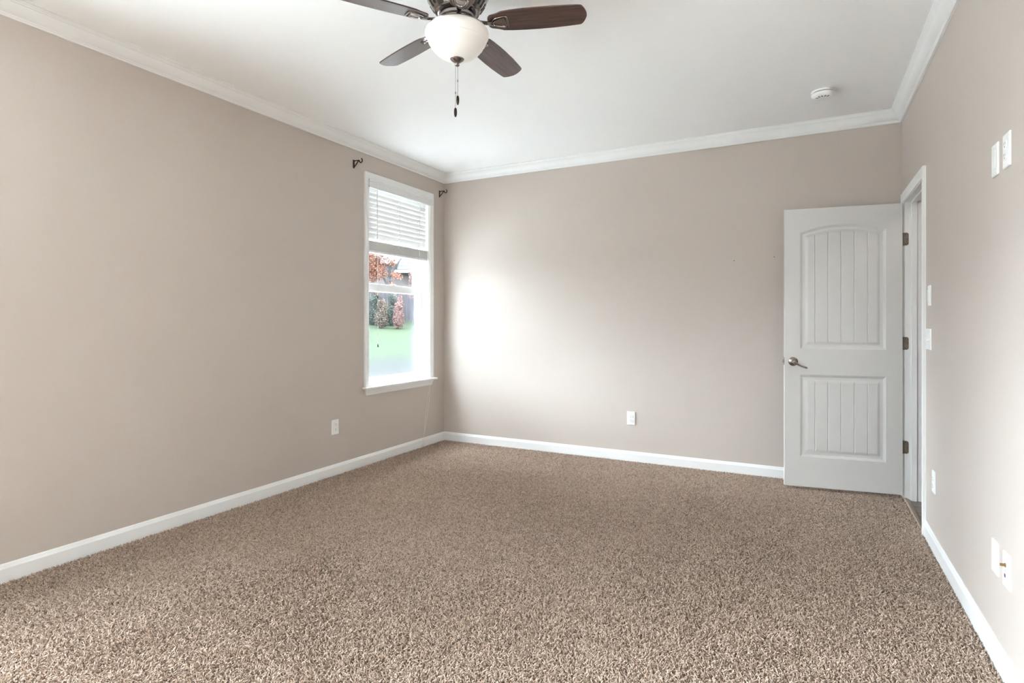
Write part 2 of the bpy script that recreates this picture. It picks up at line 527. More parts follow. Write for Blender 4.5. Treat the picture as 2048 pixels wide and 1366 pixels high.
def window(name, loc, rz, label, screen):
    root = tag(empty(name, loc, rz), label, 'window', kind='structure')
    w, z0, z1 = WIN_W, WIN_Z0, WIN_Z1
    finish('casing', casing_bm(w, z0, z1, CAS), M['trim'], root, smooth=30)
    # jamb liner boards + vinyl frame
    bm = new()
    jt = 0.012
    box(bm, (0, 0.0005, z0), (jt, 0.09, z1))
    box(bm, (w - jt, 0.0005, z0), (w, 0.09, z1))
    box(bm, (jt, 0.0005, z1 - jt), (w - jt, 0.09, z1))
    finish('jamb', bm, M['trim'], root, smooth=0)
    bm = new()
    ring_frame(bm, 0.0, w, z0, z1, 0.080, 0.158, 0.024, 0.024, 0.03, 0.03, 0.002)
    finish('window_frame', bm, M['vinyl'], root, smooth=30)
    # stool (inner sill) and apron
    bm = new()
    box(bm, (-0.078, -0.050, z0 - 0.020), (w + 0.078, 0.0, z0), 0.006, 3)
    box(bm, (0.0, -0.006, z0 - 0.004), (w, 0.085, z0 + 0.012))
    finish('window_sill', bm, M['trim'], root, smooth=40)
    bm = new()
    prof = [(0.0, z0 - 0.020), (0.017, z0 - 0.020), (0.017, z0 - 0.032), (0.014, z0 - 0.040), (0.010, z0 - 0.052), (0.009, z0 - 0.066), (0.006, z0 - 0.073), (0.0, z0 - 0.073)]
    rings = []
    for s, sg in ((-0.053, 1), (w + 0.053, -1)):
        rings.append([(s + sg * (z0 - 0.020 - z) * 0.42, -d, z) for d, z in prof])
    loft(bm, rings, True, True)
    finish('apron', bm, M['trim'], root, smooth=30)
    # sashes
    zm0, zm1 = 1.492, 1.560
    bm = new()
    ring_frame(bm, 0.022, w - 0.022, z0 + 0.012, zm1, 0.088, 0.118, 0.062, 0.062, 0.045, zm1 - zm0, 0.003)
    ring_frame(bm, 0.078, w - 0.078, z0 + 0.052, zm0 + 0.006, 0.096, 0.112, 0.010, 0.010, 0.010, 0.010, 0.003)
    box(bm, (w * 0.5 - 0.03, 0.082, zm1 - 0.004), (w * 0.5 + 0.03, 0.112, zm1 + 0.010), 0.003)
    s1 = finish('lower_sash', bm, M['vinyl'], root, smooth=35)
    bm = new(); box(bm, (0.078, 0.1025, z0 + 0.05), (w - 0.078, 0.1055, zm0 + 0.006))
    finish('pane', bm, M['glass'], s1, smooth=0)
    bm = new()
    ring_frame(bm, 0.022, w - 0.022, zm0 + 0.008, z1 - 0.028, 0.121, 0.150, 0.062, 0.062, 0.055, 0.05, 0.003)
    s2 = finish('upper_sash', bm, M['vinyl'], root, smooth=35)
    bm = new(); box(bm, (0.080, 0.134, zm0 + 0.06), (w - 0.080, 0.137, z1 - 0.075))
    finish('pane', bm, M['glass'], s2, smooth=0)
    # insect screen added outside the sashes, full height to cut daylight
    if screen:
        bm = new()
        ring_frame(bm, 0.024, w - 0.024, z0 + 0.02, z1 - 0.03, 0.1525, 0.158, 0.016, 0.016, 0.016, 0.016, 0.001)
        sf = finish('added_screen_frame', bm, M['vinyl'], root, smooth=30)
        bm = new(); box(bm, (0.040, 0.1545, z0 + 0.036), (w - 0.040, 0.1551, z1 - 0.046))
        finish('dimming_mesh', bm, M['screen'], sf, smooth=0)
    return root

LAB = ['white framed double hung window beside the back corner, blind half raised',
       'unseen white double hung window beside the camera on the window wall',
       'unseen white window added for daylight behind the camera, middle of three on the window wall',
       'unseen white window added for daylight behind the camera, last on the window wall']
for i, (loc, rz) in enumerate(WINDOWS):
    window('window_%d' % (i + 1), loc, rz, LAB[i], i == 0)

# ================================================================== door frame, casing, door
DJ = 0.020
JY0, JY1, JZ = -0.879, -0.155, 2.052      # faces of the jambs
bm = new()
x0, x1 = W - 0.002, W + 0.117
box(bm, (x0, JY1, FZ), (x1, JY1 + DJ, JZ + DJ))
box(bm, (x0, JY0 - DJ, FZ), (x1, JY0, JZ + DJ))
box(bm, (x0, JY0, JZ), (x1, JY1, JZ + DJ))
# stops
sx0, sx1 = W + 0.034, W + 0.068
box(bm, (sx0, JY1 - 0.011, FZ), (sx1, JY1, JZ), 0.0015)
box(bm, (sx0, JY0, FZ), (sx1, JY0 + 0.011, JZ), 0.0015)
box(bm, (sx0, JY0 + 0.011, JZ - 0.011), (sx1, JY1 - 0.011, JZ), 0.0015)
tag(finish('trim_5', bm, M['trim'], smooth=0), 'white door jamb lining the doorway, with stops', 'door frame', kind='structure')

DCAS = [(0.0, 0.0), (0.0, 0.009), (0.004, 0.0115), (0.010, 0.0105), (0.017, 0.011), (0.037, 0.0165), (0.044, 0.019), (0.054, 0.019), (0.057, 0.016), (0.057, 0.0)]
def door_casing(name, xw, sgn, label):
    bm = casing_bm(0.736, FZ, 2.058, DCAS)
    for v in bm.verts:
        u, t, z = v.co
        v.co = (xw + sgn * t, -0.885 + u, z)
    tag(finish(name, bm, M['trim'], smooth=30), label, 'door casing', kind='structure')
door_casing('trim_6', W, 1, 'white moulded casing around the doorway on the room side')
door_casing('trim_7', W + 0.115, -1, 'white moulded casing around the doorway on the hall side')

# door slab, standing open almost against the back wall
ang = math.atan2(0.108, 0.744)
DW = 0.745
door = tag(empty('door_1', (3.9435, -0.172, 0.0), PI + ang), 'white two panel door with arched plank panels, standing open', 'door', kind='structure')

def smooth01(t):
    t = np.clip(t, 0, 1)
    return t * t * (3 - 2 * t)

def panel_depth(u, z, u0, u1, z0, zs, zmid):
    """depth (negative = recessed) of one moulded panel with an arched top"""
    half = (u1 - u0) / 2
    um = (u0 + u1) / 2
    top = zs + (zmid - zs) * (1 - ((u - um) / half) ** 2)
    d = np.minimum(np.minimum(u - u0, u1 - u), np.minimum(z - z0, (top - z) * 0.98))
    h = np.zeros_like(u)
    # ogee sticking, flat, bevel up to the raised field
    h -= 0.0035 * smooth01(d / 0.004)
    h -= 0.0075 * smooth01((d - 0.006) / 0.011)
    ramp = np.clip((d - 0.034) / 0.017, 0, 1)
    h += 0.0085 * ramp
    gr = np.zeros_like(u)
    for k in range(5):
        uc = u0 + 0.098 + k * 0.0835
        gr = np.maximum(gr, np.clip(1 - np.abs(u - uc) / 0.0045, 0, 1))
    inside = smooth01((d - 0.046) / 0.004)
    h -= 0.0050 * gr * inside
    return np.where(d > 0, h, 0.0)

def door_slab():
    us = np.unique(np.concatenate([np.linspace(0, DW, 190),
                                   np.concatenate([[0.1045 + 0.098 + k * 0.0835 + e for e in (-0.005, -0.0045, -0.002, 0, 0.002, 0.0045, 0.005)] for k in range(5)]),
                                   np.linspace(0.104, 0.126, 14), np.linspace(0.622, 0.646, 14)]))
    zs = np.unique(np.concatenate([np.linspace(0.015, 2.043, 330), np.linspace(0.232, 0.256, 14), np.linspace(0.81, 0.834, 14),
                                   np.linspace(1.018, 1.042, 14), np.linspace(1.84, 1.925, 40)]))
    U, Z = np.meshgrid(us, zs, indexing='ij')
    Hh = panel_depth(U, Z, 0.1045, 0.6455, 1.020, 1.868, 1.918) + panel_depth(U, Z, 0.1045, 0.6455, 0.234, 0.832, 0.832)
    n, k = U.shape
    verts = []
    for s, y0 in ((1, 0.0), (-1, -0.035)):
        X = DW - U
        Y = y0 + s * Hh
        verts.append(np.stack([X, Y, Z], -1).reshape(-1, 3))
    V = np.concatenate(verts)
    idx = np.arange(n * k).reshape(n, k)
    f = np.stack([idx[:-1, :-1], idx[1:, :-1], idx[1:, 1:], idx[:-1, 1:]], -1).reshape(-1, 4)
    N = n * k
    g = f[:, ::-1] + N
    border = np.concatenate([idx[:, 0], idx[-1, 1:], idx[-2::-1, -1], idx[0, -2:0:-1]])
    b2 = np.roll(border, -1)
    e = np.stack([border, border + N, b2 + N, b2], -1)
    F = np.concatenate([f, g, e])
    me = bpy.data.meshes.new('door_slab')
    me.from_pydata(V.tolist(), [], F.tolist())
    me.materials.append(M['door'])
    me.shade_smooth()
    me.set_sharp_from_angle(angle=R(50))
    me.validate()
    bm = bmesh.new(); bm.from_mesh(me); bmesh.ops.recalc_face_normals(bm, faces=bm.faces); bm.to_mesh(me); bm.free()
    o = bpy.data.objects.new('door_slab', me)
    C.objects.link(o)
    o.parent = door
    return o
door_slab()

# lever handles on both faces
def lever(sgn, y0):
    bm = new()
    seg = 32
    cx, cz = DW - 0.058, 0.927
    prof = [(0.0, 0.0), (0.0325, 0.0), (0.0325, 0.004), (0.030, 0.008), (0.022, 0.011), (0.013, 0.013), (0.0115, 0.030), (0.0125, 0.045), (0.010, 0.051), (0.0, 0.052)]
    rings = [[(cx + r * math.cos(2 * PI * i / seg), y0 + sgn * d, cz + r * math.sin(2 * PI * i / seg)) for i in range(seg)] for r, d in prof[1:-1]]
    loft(bm, rings, True, True)
    a = R(-26)
    pts = []
    for t in np.linspace(0, 1, 12):
        l = t * 0.098
        pts.append((cx - math.cos(a) * l, y0 + sgn * (0.044 - 0.004 * math.sin(t * PI)), cz + math.sin(a) * l - 0.006 * math.sin(t * PI)))
    tube(bm, pts, [0.0105, 0.0098, 0.0088, 0.008, 0.0073, 0.0068, 0.0064, 0.0062, 0.0062, 0.0066, 0.0072, 0.0045], 12)
    o = finish('lever_handle', bm, M['nickel'], door, smooth=50)
    o['label'] = 'satin nickel lever handle'
    return o
lever(1, 0.0)
lever(-1, -0.035)
bm = new()
box(bm, (DW - 0.0005, -0.030, 0.900), (DW + 0.0012, -0.005, 0.957), 0.0005)
box(bm, (DW, -0.024, 0.917), (DW + 0.011, -0.011, 0.938), 0.003)
finish('latch_bolt', bm, M['nickel'], door, smooth=40)

# hinges: leaf on the jamb + knuckle, in world space then parented to the door
door_inv = (Matrix.Translation(door.location) @ Matrix.Rotation(door.rotation_euler[2], 4, 'Z')).inverted()
for zc in (1.7935, 1.068, 0.345):
    bm = new()
    yj = JY1 - 0.0015
    xa, xb = W - 0.011, W + 0.021
    z0, z1 = zc - 0.0445, zc + 0.0445
    rr = 0.014
    ring = [(xa, z0), (xb - rr, z0)] + [(xb - rr + rr * math.sin(a), z0 + rr - rr * math.cos(a)) for a in np.linspace(0, PI / 2, 6)] + \
           [(xb - rr + rr * math.cos(a), z1 - rr + rr * math.sin(a)) for a in np.linspace(0, PI / 2, 6)] + [(xa, z1)]
    loft(bm, [[(x, yj, z) for x, z in ring], [(x, yj + 0.0018, z) for x, z in ring]], True, True)
    for k in range(5):
        zz = z0 + k * (z1 - z0) / 5
        tube(bm, [(xa - 0.004, yj + 0.002, zz + 0.0006), (xa - 0.004, yj + 0.002, zz + (z1 - z0) / 5 - 0.0006)], 0.0055, 12)
    for dx, dz in ((0.012, 0.034), (0.024, 0.0), (0.012, -0.034)):
        cx_, cz_ = xa + dx, zc + dz
        ringa = [(cx_ + 0.0033 * math.cos(t), yj - 0.0006, cz_ + 0.0033 * math.sin(t)) for t in np.linspace(0, 2 * PI, 10, endpoint=False)]
        ringb = [(x, yj + 0.0005, z) for x, _, z in ringa]
        loft(bm, [ringa, ringb], True, True, 1)
    bmesh.ops.transform(bm, matrix=door_inv, verts=bm.verts)
    o = finish('hinge', bm, [M['hinge'], M['slot']], door, smooth=40)
    o['label'] = 'dull brown metal hinge'

# transition strip at the carpet edge
bm = new()
prof = [(W - 0.012, FZ), (W + 0.030, FZ), (W + 0.027, FZ + 0.006), (W + 0.010, FZ + 0.014), (W - 0.004, FZ + 0.017), (W - 0.012, FZ + 0.012)]
loft(bm, [[(x, JY0 + 0.0005, z) for x, z in prof], [(x, JY1 - 0.0005, z) for x, z in prof]], True, True)
tag(finish('threshold_strip', bm, M['strip'], smooth=40), 'brown wood transition strip at the carpet edge in the doorway', 'threshold')

# ================================================================== carpet
bm = new()
box(bm, (0.001, -LEN + 0.001, FZ), (W - 0.014, -0.001, -0.0139))
carpet = tag(finish('carpet', bm, M['backing'], smooth=0), 'beige brown frieze carpet covering the whole bedroom floor', 'carpet', kind='stuff')

def carpet_pile():
    rng = np.random.default_rng(7)
    sp = 0.0056
    xs = np.arange(0.010, W - 0.016, sp)
    ys = np.arange(-4.45, -0.012, sp)
    X, Y = np.meshgrid(xs, ys)
    X = X.ravel() + rng.uniform(-0.5, 0.5, X.size) * sp
    Y = Y.ravel() + rng.uniform(-0.5, 0.5, Y.size) * sp
    # keep yarn off the open strip and away from the baseboards
    ok = (X > 0.016) & (Y < -0.016) & (X < W - 0.018)
    X, Y = X[ok], Y[ok]
    n = X.size
    def field(seed, scale):
        r = np.random.default_rng(seed)
        out = np.zeros(n)
        for _ in range(7):
            kx, ky = r.normal(0, scale, 2)
            out += r.uniform(0.5, 1) * np.sin(kx * X + ky * Y + r.uniform(0, 6.28))
        return out / 3.0
    # brushed directions: broad sweeps and foot-sized swirls
    lx = 0.35 * field(1, 1.6) + 0.35 * field(3, 9.0)
    ly = -0.15 + 0.35 * field(2, 1.6) + 0.35 * field(4, 9.0)
    th = rng.uniform(0, 2 * PI, n)
    lean = rng.uniform(0.35, 1.5, n)
    dx = np.cos(th) * lean + lx * 0.8
    dy = np.sin(th) * lean + ly * 0.8
    ln = rng.uniform(0.0115, 0.0165, n)
    inv = 1 / np.sqrt(dx * dx + dy * dy + 1.0)
    dx, dy, dz = dx * inv, dy * inv, inv
    # bend: starts upright, leans, tip curls sideways
    cx, cy = -dy, dx
    cur = rng.uniform(-1.1, 1.1, n)
    K = 5
    t = np.linspace(0, 1, K)[None, :]
    base = -0.0142
    L = ln[:, None]
    px = X[:, None] + L * (dx[:, None] * t ** 1.5 + cx[:, None] * cur[:, None] * t * t * 0.5)
    py = Y[:, None] + L * (dy[:, None] * t ** 1.5 + cy[:, None] * cur[:, None] * t * t * 0.5)
    pz = base + L * (dz[:, None] * t * (1.35 - 0.35 * t)) * 0.95
    pz = np.minimum(pz, 0.004)
    px = np.clip(px, 0.0155, W - 0.012)
    py = np.minimum(py, -0.0155)
    P = np.stack([px, py, pz], -1).reshape(-1, 3).astype(np.float32)
    rad = np.repeat(rng.uniform(0.0012, 0.0017, n)[:, None], K, 1)
    rad = (rad * np.array([1.0, 1.05, 1.05, 0.98, 0.75])[None, :]).astype(np.float32)
    hc = bpy.data.hair_curves.new('carpet_pile')
    hc.add_curves([K] * n)
    hc.attributes['position'].data.foreach_set('vector', P.ravel())
    ra = hc.attributes.get('radius') or hc.attributes.new('radius', 'FLOAT', 'POINT')
    ra.data.foreach_set('value', rad.ravel())
    tone = np.clip(0.55 + rng.normal(0, 0.25, n) + 0.05 * field(5, 3.0), 0, 1).astype(np.float32)
    ta = hc.attributes.new('tone', 'FLOAT', 'CURVE')
    ta.data.foreach_set('value', tone)
    hc.materials.append(M['yarn'])
    o = bpy.data.objects.new('pile', hc)
    C.objects.link(o)
    o.parent = carpet
    o['kind'] = 'stuff'
    print('carpet strands', n)
carpet_pile()

# ================================================================== ceiling fan
FX, FY = 1.972, -2.795
fan = tag(empty('ceiling_fan', (FX, FY, H)), 'dark five blade ceiling fan with frosted white light bowl', 'ceiling fan')
def fz(z): return z - H      # world height -> local

bm = new()
lathe(bm, [(0.0, 0.0), (0.118, 0.0), (0.122, fz(2.733)), (0.138, fz(2.722)), (0.1455, fz(2.705)), (0.146, fz(2.690)), (0.1425, fz(2.672)), (0.1435, fz(2.668)), (0.141, fz(2.664)),
           (0.131, fz(2.645)), (0.1315, fz(2.641)), (0.128, fz(2.637)), (0.113, fz(2.612)), (0.097, fz(2.592)), (0.098, fz(2.588)), (0.094, fz(2.584)), (0.080, fz(2.578)), (0.0, fz(2.578))][1:-1], seg=64)
# vent slots on the lower cone
for k in range(24):
    if k % 5 == 4: continue
    a = 2 * PI * k / 24
    m = Matrix.Rotation(a, 4, 'Z')
    p0 = Vector((0.1262, 0, fz(2.632))); p1 = Vector((0.1072, 0, fz(2.603)))
    t = (p1 - p0)
    nrm = Vector((-t.z, 0, t.x)).normalized()
    if nrm.x < 0: nrm = -nrm
    b2 = new()
    vs = []
    for q, wd in ((p0, 0.0058), (p1, 0.0050)):
        for s in (-1, 1):
            vs.append(q + Vector((0, s * wd, 0)))
    lo = [bm.verts.new(m @ (v - nrm * 0.003)) for v in vs]
    hi = [bm.verts.new(m @ (v + nrm * 0.0012)) for v in vs]
    for q in ((hi[0], hi[1], hi[3], hi[2]), (lo[0], lo[1], hi[1], hi[0]), (lo[2], lo[3], hi[3], hi[2]), (lo[0], lo[2], hi[2], hi[0]), (lo[1], lo[3], hi[3], hi[1])):
        f = bm.faces.new(q); f.material_index = 1
    b2.free()
finish('motor_housing', bm, [M['fanmetal'], M['fandark']], fan, smooth=35)

bm = new()
lathe(bm, [(0.072, fz(2.579)), (0.078, fz(2.574)), (0.078, fz(2.562)), (0.070, fz(2.556)), (0.066, fz(2.535)), (0.070, fz(2.530)), (0.100, fz(2.527)), (0.128, fz(2.521)), (0.131, fz(2.516)), (0.128, fz(2.511)), (0.10, fz(2.511))], seg=64)
for k in range(10):
    a = 2 * PI * (k + 0.5) / 10
    m = Matrix.Rotation(a, 4, 'Z')
    q = new()
    box(q, (0.062, -0.014, fz(2.553)), (0.0705, 0.014, fz(2.538)), 0.002)
    bmesh.ops.transform(q, matrix=m, verts=q.verts)
    me = bpy.data.meshes.new('tmp'); q.to_mesh(me); q.free()
    nf = len(bm.faces)
    bm.from_mesh(me); bpy.data.meshes.remove(me)
    bm.faces.ensure_lookup_table()
    for f in bm.faces[nf:]:
        f.material_index = 1
finish('light_fitter', bm, [M['fanmetal'], M['fandark']], fan, smooth=35)

bm = new()
outer = [(0.124, 2.5145), (0.132, 2.5125), (0.1385, 2.506), (0.1415, 2.496), (0.1405, 2.486), (0.1350, 2.476), (0.1285, 2.469), (0.1265, 2.4655), (0.1285, 2.462), (0.1285, 2.458), (0.1255, 2.4545), (0.1215, 2.451),
         (0.116, 2.438), (0.103, 2.422), (0.086, 2.407), (0.066, 2.395), (0.044, 2.387), (0.020, 2.3835), (0.004, 2.383)]
prof = [(r, fz(z)) for r, z in outer] + [(max(r - 0.004, 0.003), fz(z) + 0.004) for r, z in reversed(outer)]
lathe(bm, prof, seg=72, cap=False)
ob = finish('light_bowl', bm, M['bowl'], fan, smooth=60)
ob['label'] = 'frosted white glass light bowl'
bm = new()
lathe(bm, [(0.003, fz(2.384)), (0.030, fz(2.3885)), (0.0325, fz(2.3905)), (0.033, fz(2.388)), (0.030, fz(2.383)), (0.023, fz(2.377)), (0.014, fz(2.371)), (0.0085, fz(2.366)), (0.0075, fz(2.3635)),
           (0.0105, fz(2.361)), (0.011, fz(2.358)), (0.008, fz(2.3545)), (0.004, fz(2.353))], seg=32)
finish('finial', bm, M['fanmetal'], fan, smooth=50)

# blades
def blade_bm():
    bm = new()
    # (r, leading half width, trailing half width)
    st = [(0.140, 0.020, 0.020), (0.143, 0.030, 0.030), (0.152, 0.0385, 0.0385), (0.170, 0.043, 0.043), (0.186, 0.048, 0.048), (0.205, 0.0565, 0.0565), (0.240, 0.0605, 0.0605), (0.300, 0.0635, 0.0635), (0.36, 0.0645, 0.0645),
          (0.43, 0.0635, 0.0635), (0.49, 0.0605, 0.0605), (0.535, 0.0570, 0.0570), (0.546, 0.0555, 0.0555), (0.5535, 0.0500, 0.0500), (0.561, 0.038, 0.038), (0.567, 0.025, 0.025), (0.571, 0.012, 0.012), (0.572, 0.003, 0.003)]
    rings = []
    for r, a, b in st:
        h = 0.003
        rings.append([(r, -b + 0.0012, -h), (r, a - 0.0012, -h), (r, a, -h + 0.0012), (r, a, h - 0.0012), (r, a - 0.0012, h), (r, -b + 0.0012, h), (r, -b, h - 0.0012), (r, -b, -h + 0.0012)])
    loft(bm, rings, True, True)
    return bm

def bracket_bm():
    bm = new()
    # arm from the hub, S-curved down to the blade
    rings = []
    for t in np.linspace(0, 1, 10):
        r = 0.060 + 0.104 * t
        z = 0.030 * (1 - t) ** 1.5 - 0.010 - 0.002 * math.sin(t * PI)
        wd = 0.013 - 0.005 * math.sin(t * PI)
        h = 0.0045
        rings.append([(r, -wd, z - h * 0.4), (r, -wd * 0.6, z - h), (r, wd * 0.6, z - h), (r, wd, z - h * 0.4), (r, wd, z + h), (r, -wd, z + h)])
    loft(bm, rings, True, True)
    # shield plate with stepped rims
    half = [(-0.039, 0.004), (-0.037, 0.012), (-0.031, 0.0195), (-0.020, 0.0265), (-0.004, 0.032), (0.014, 0.0355), (0.028, 0.0365), (0.035, 0.0345), (0.0385, 0.029), (0.0395, 0.015)]
    pts = half + [(x, -y) for x, y in reversed(half)]
    rr = []
    for z, k in ((-0.0033, 1.0), (-0.0085, 1.0), (-0.0105, 0.95), (-0.0105, 0.88), (-0.0070, 0.84), (-0.0070, 0.76), (-0.0130, 0.72), (-0.0140, 0.66), (-0.0140, 0.60), (-0.0095, 0.54), (-0.0090, 0.2)):
        rr.append([(0.192 + px * k, py * k, z) for px, py in pts])
    loft(bm, rr, True, True)
    return bm

BZ = 2.540
PITCH = R(12)
for k in range(5):
    a = R(18.7 + 72 * k)
    Mx = Matrix.Rotation(a, 4, 'Z') @ Matrix.Translation((0, 0, fz(BZ))) @ Matrix.Rotation(-PITCH, 4, 'X')
    if k == 0:
        b0 = finish('blade', blade_bm(), M['blade'], fan, smooth=30)
        k0 = finish('blade_bracket', bracket_bm(), M['fanmetal'], fan, smooth=35)
        b, br = b0, k0
        b0['label'] = 'dark walnut fan blade'
    else:
        b = b0.copy(); C.objects.link(b); b.parent = fan
        br = k0.copy(); C.objects.link(br); br.parent = fan
    b.matrix_local = Mx
    br.matrix_local = Matrix.Rotation(a, 4, 'Z') @ Matrix.Translation((0, 0, fz(BZ))) @ Matrix.Rotation(-PITCH, 4, 'X')

# pull chains, left and right as the camera sees them
rv = Vector((math.cos(0.478), math.sin(0.478)))
for off, ztop, zf, cz in ((0.0025, 2.355, 2.222, 2.285), (-0.0075, 2.384, 2.168, 2.232)):
    px, py = rv.x * off, rv.y * off
    bm = new()
    z = zf
    while z < ztop:
        bmesh.ops.create_icosphere(bm, subdivisions=1, radius=0.0014, matrix=Matrix.Translation((px, py, fz(z))))
        z += 0.0034
    tube(bm, [(px, py, fz(zf)), (px, py, fz(ztop))], 0.0005, 6)
    tube(bm, [(px, py, fz(cz)), (px, py, fz(cz + 0.008))], 0.0024, 8)
    ch = finish('pull_chain', bm, M['chain'], fan, smooth=60)
    bm = new()
    lathe(bm, [(0.002, fz(zf + 0.001)), (0.0045, fz(zf - 0.001)), (0.0062, fz(zf - 0.007)), (0.0068, fz(zf - 0.018)), (0.0062, fz(zf - 0.030)), (0.0045, fz(zf - 0.036)), (0.0035, fz(zf - 0.0375)), (0.0025, fz(zf - 0.040))], (px, py, 0), 16)
    finish('chain_fob', bm, M['bronze'], ch, smooth=50)

# ================================================================== smoke detector
sd = tag(empty('smoke_detector', (3.448, -0.637, H)), 'round white smoke detector on the ceiling near the door', 'smoke detector')
bm = new()
lathe(bm, [(0.055, 0.0), (0.071, 0.0), (0.072, -0.004), (0.071, -0.010), (0.060, -0.011)], seg=48)
finish('base_ring', bm, M['plate'], sd, smooth=40)
bm = new()
lathe(bm, [(0.058, -0.009), (0.0625, -0.012), (0.0625, -0.0155), (0.0695, -0.016), (0.0705, -0.022), (0.068, -0.030), (0.060, -0.038), (0.045, -0.042), (0.003, -0.043)], seg=48)
for i in range(9):
    a = R(205 + i * 14)
    q = Matrix.Rotation(a, 4, 'Z')
    t = new(); box(t, (0.030, -0.003, -0.0436), (0.046, 0.003, -0.0405))
    bmesh.ops.transform(t, matrix=q, verts=t.verts)
    me = bpy.data.meshes.new('tmp'); t.to_mesh(me); t.free()
    nf = len(bm.faces); bm.from_mesh(me); bpy.data.meshes.remove(me); bm.faces.ensure_lookup_table()
    for f in bm.faces[nf:]:
        f.material_index = 1 if i % 2 == 0 else 0
finish('detector_body', bm, [M['plate'], M['slot']], sd, smooth=35)
bm = new()
lathe(bm, [(0.0625, -0.0112), (0.0632, -0.0112), (0.0632, -0.0152), (0.0625, -0.0152)], seg=48)
finish('sensing_slot', bm, M['slot'], sd, smooth=40)

# ================================================================== curtain rod brackets
def rod_bracket(y, label):
    o = tag(empty('curtain_rod_bracket', (0, y, 2.498)), label, 'bracket', 'curtain rod brackets above the window')
    bm = new()
    box(bm, (0, -0.009, 0.0), (0.003, 0.009, 0.070), 0.0012)
    for z in (0.008, 0.062):
        tube(bm, [(0.002, 0, z), (0.0055, 0, z)], 0.0045, 10)
    finish('wall_plate', bm, M['bronze'], o, smooth=40)
    bm = new()
    tube(bm, [(0.002, 0, 0.058), (0.02, 0, 0.060), (0.045, 0, 0.060), (0.058, 0, 0.057)], 0.0042, 10)
    tube(bm, [(0.003, 0, 0.008), (0.02, 0, 0.022), (0.04, 0, 0.042), (0.052, 0, 0.056)], 0.0046, 10)
    finish('arm', bm, M['bronze'], o, smooth=50)
    bm = new()
    tube(bm, [(0.050, 0, 0.060), (0.060, 0, 0.056), (0.066, 0, 0.045), (0.074, 0, 0.038), (0.084, 0, 0.038), (0.092, 0, 0.046), (0.094, 0, 0.056), (0.088, 0, 0.066), (0.085, 0, 0.072)], [0.006, 0.006, 0.0052, 0.0045, 0.0045, 0.0048, 0.005, 0.0055, 0.004], 10)
    finish('cup_hook', bm, M['bronze'], o, smooth=50)
rod_bracket(-1.328, 'dark bronze curtain rod bracket left of the window head')
rod_bracket(-0.083, 'dark bronze curtain rod bracket in the corner, right of the window head')

# ================================================================== wall plates
def place(root, wall, a, z):
    if wall == 'left':
        root.location = (0, a, z); root.rotation_euler = (0, 0, R(90))
    elif wall == 'right':
        root.location = (W, a, z); root.rotation_euler = (0, 0, R(-90))
    else:
        root.location = (a, 0, z)

def rounded_plate(bm, w, h, d):
    # plate facing local -y with sloped edge
    rings = []
    for y, k in ((0.0, 0.0), (-d * 0.45, 0.0), (-d * 0.9, 0.0025), (-d, 0.005)):
        ww, hh, r = w / 2 - k, h / 2 - k, 0.003
        pts = []
        for cx, cz, s in ((ww - r, hh - r, 0), (-ww + r, hh - r, 90), (-ww + r, -hh + r, 180), (ww - r, -hh + r, 270)):
            for t in (0, 30, 60, 90):
                pts.append((cx + r * math.cos(R(s + t)), y, cz + r * math.sin(R(s + t))))
        rings.append(pts)
    loft(bm, rings, True, True)

def screw(bm, x, z, y, mi=0):
    ring = [(x + 0.0032 * math.cos(t), y, z + 0.0032 * math.sin(t)) for t in np.linspace(0, 2 * PI, 12, endpoint=False)]
    loft(bm, [ring, [(p[0], y - 0.0012, p[2]) for p in ring]], True, True, mi)

def disc_face(bm, cx, cz, rx, rz_, y0, y1, flat=0.8):
    pts = []
    for t in np.linspace(0, 2 * PI, 32, endpoint=False):
        x = rx * math.cos(t); z = max(-rz_ * flat, min(rz_ * flat, rz_ * math.sin(t)))
        pts.append((x, z))
    loft(bm, [[(cx + x, y0, cz + z) for x, z in pts], [(cx + x, y1, cz + z) for x, z in pts], [(cx + x * 0.94, y1 - 0.0006, cz + z * 0.94) for x, z in pts]], True, True)

def duplex_outlet(wall, a, z, label):
    o = tag(empty('wall_outlet'), label, 'outlet')
    place(o, wall, a, z)
    bm = new(); rounded_plate(bm, 0.074, 0.118, 0.006); screw(bm, 0, 0, -0.006)
    finish('cover_plate', bm, M['plate'], o, smooth=40)
    for s in (1, -1):
        bm = new()
        disc_face(bm, 0, s * 0.0195, 0.0172, 0.0165, -0.0045, -0.0085, 0.86)
        r = finish('receptacle', bm, M['plate'], o, smooth=40)
        bm = new()
        zc = s * 0.0195
        box(bm, (-0.0078, -0.0094, zc - 0.0005), (-0.0055, -0.0088, zc + 0.0085))
        box(bm, (0.0055, -0.0094, zc + 0.0005), (0.0076, -0.0088, zc + 0.0078))
        ring = [(0.0028 * math.cos(t), -0.0094, zc - 0.0072 + 0.0028 * math.sin(t)) for t in np.linspace(0, 2 * PI, 14, endpoint=False)]
        loft(bm, [ring, [(p[0], -0.0088, p[2]) for p in ring]], True, True)
        finish('plug_slots', bm, M['slot'], r, smooth=0)
    return o
duplex_outlet('left', -1.540, 0.377, 'white duplex outlet low on the wall, left below the window')
duplex_outlet('back', 1.980, 0.370, 'white duplex outlet low on the back wall in the daylight')
duplex_outlet('right', -1.180, 0.358, 'white duplex outlet low on the wall just past the doorway')
duplex_outlet('right', -2.438, 1.800, 'white duplex outlet high on the doorway wall at television height')

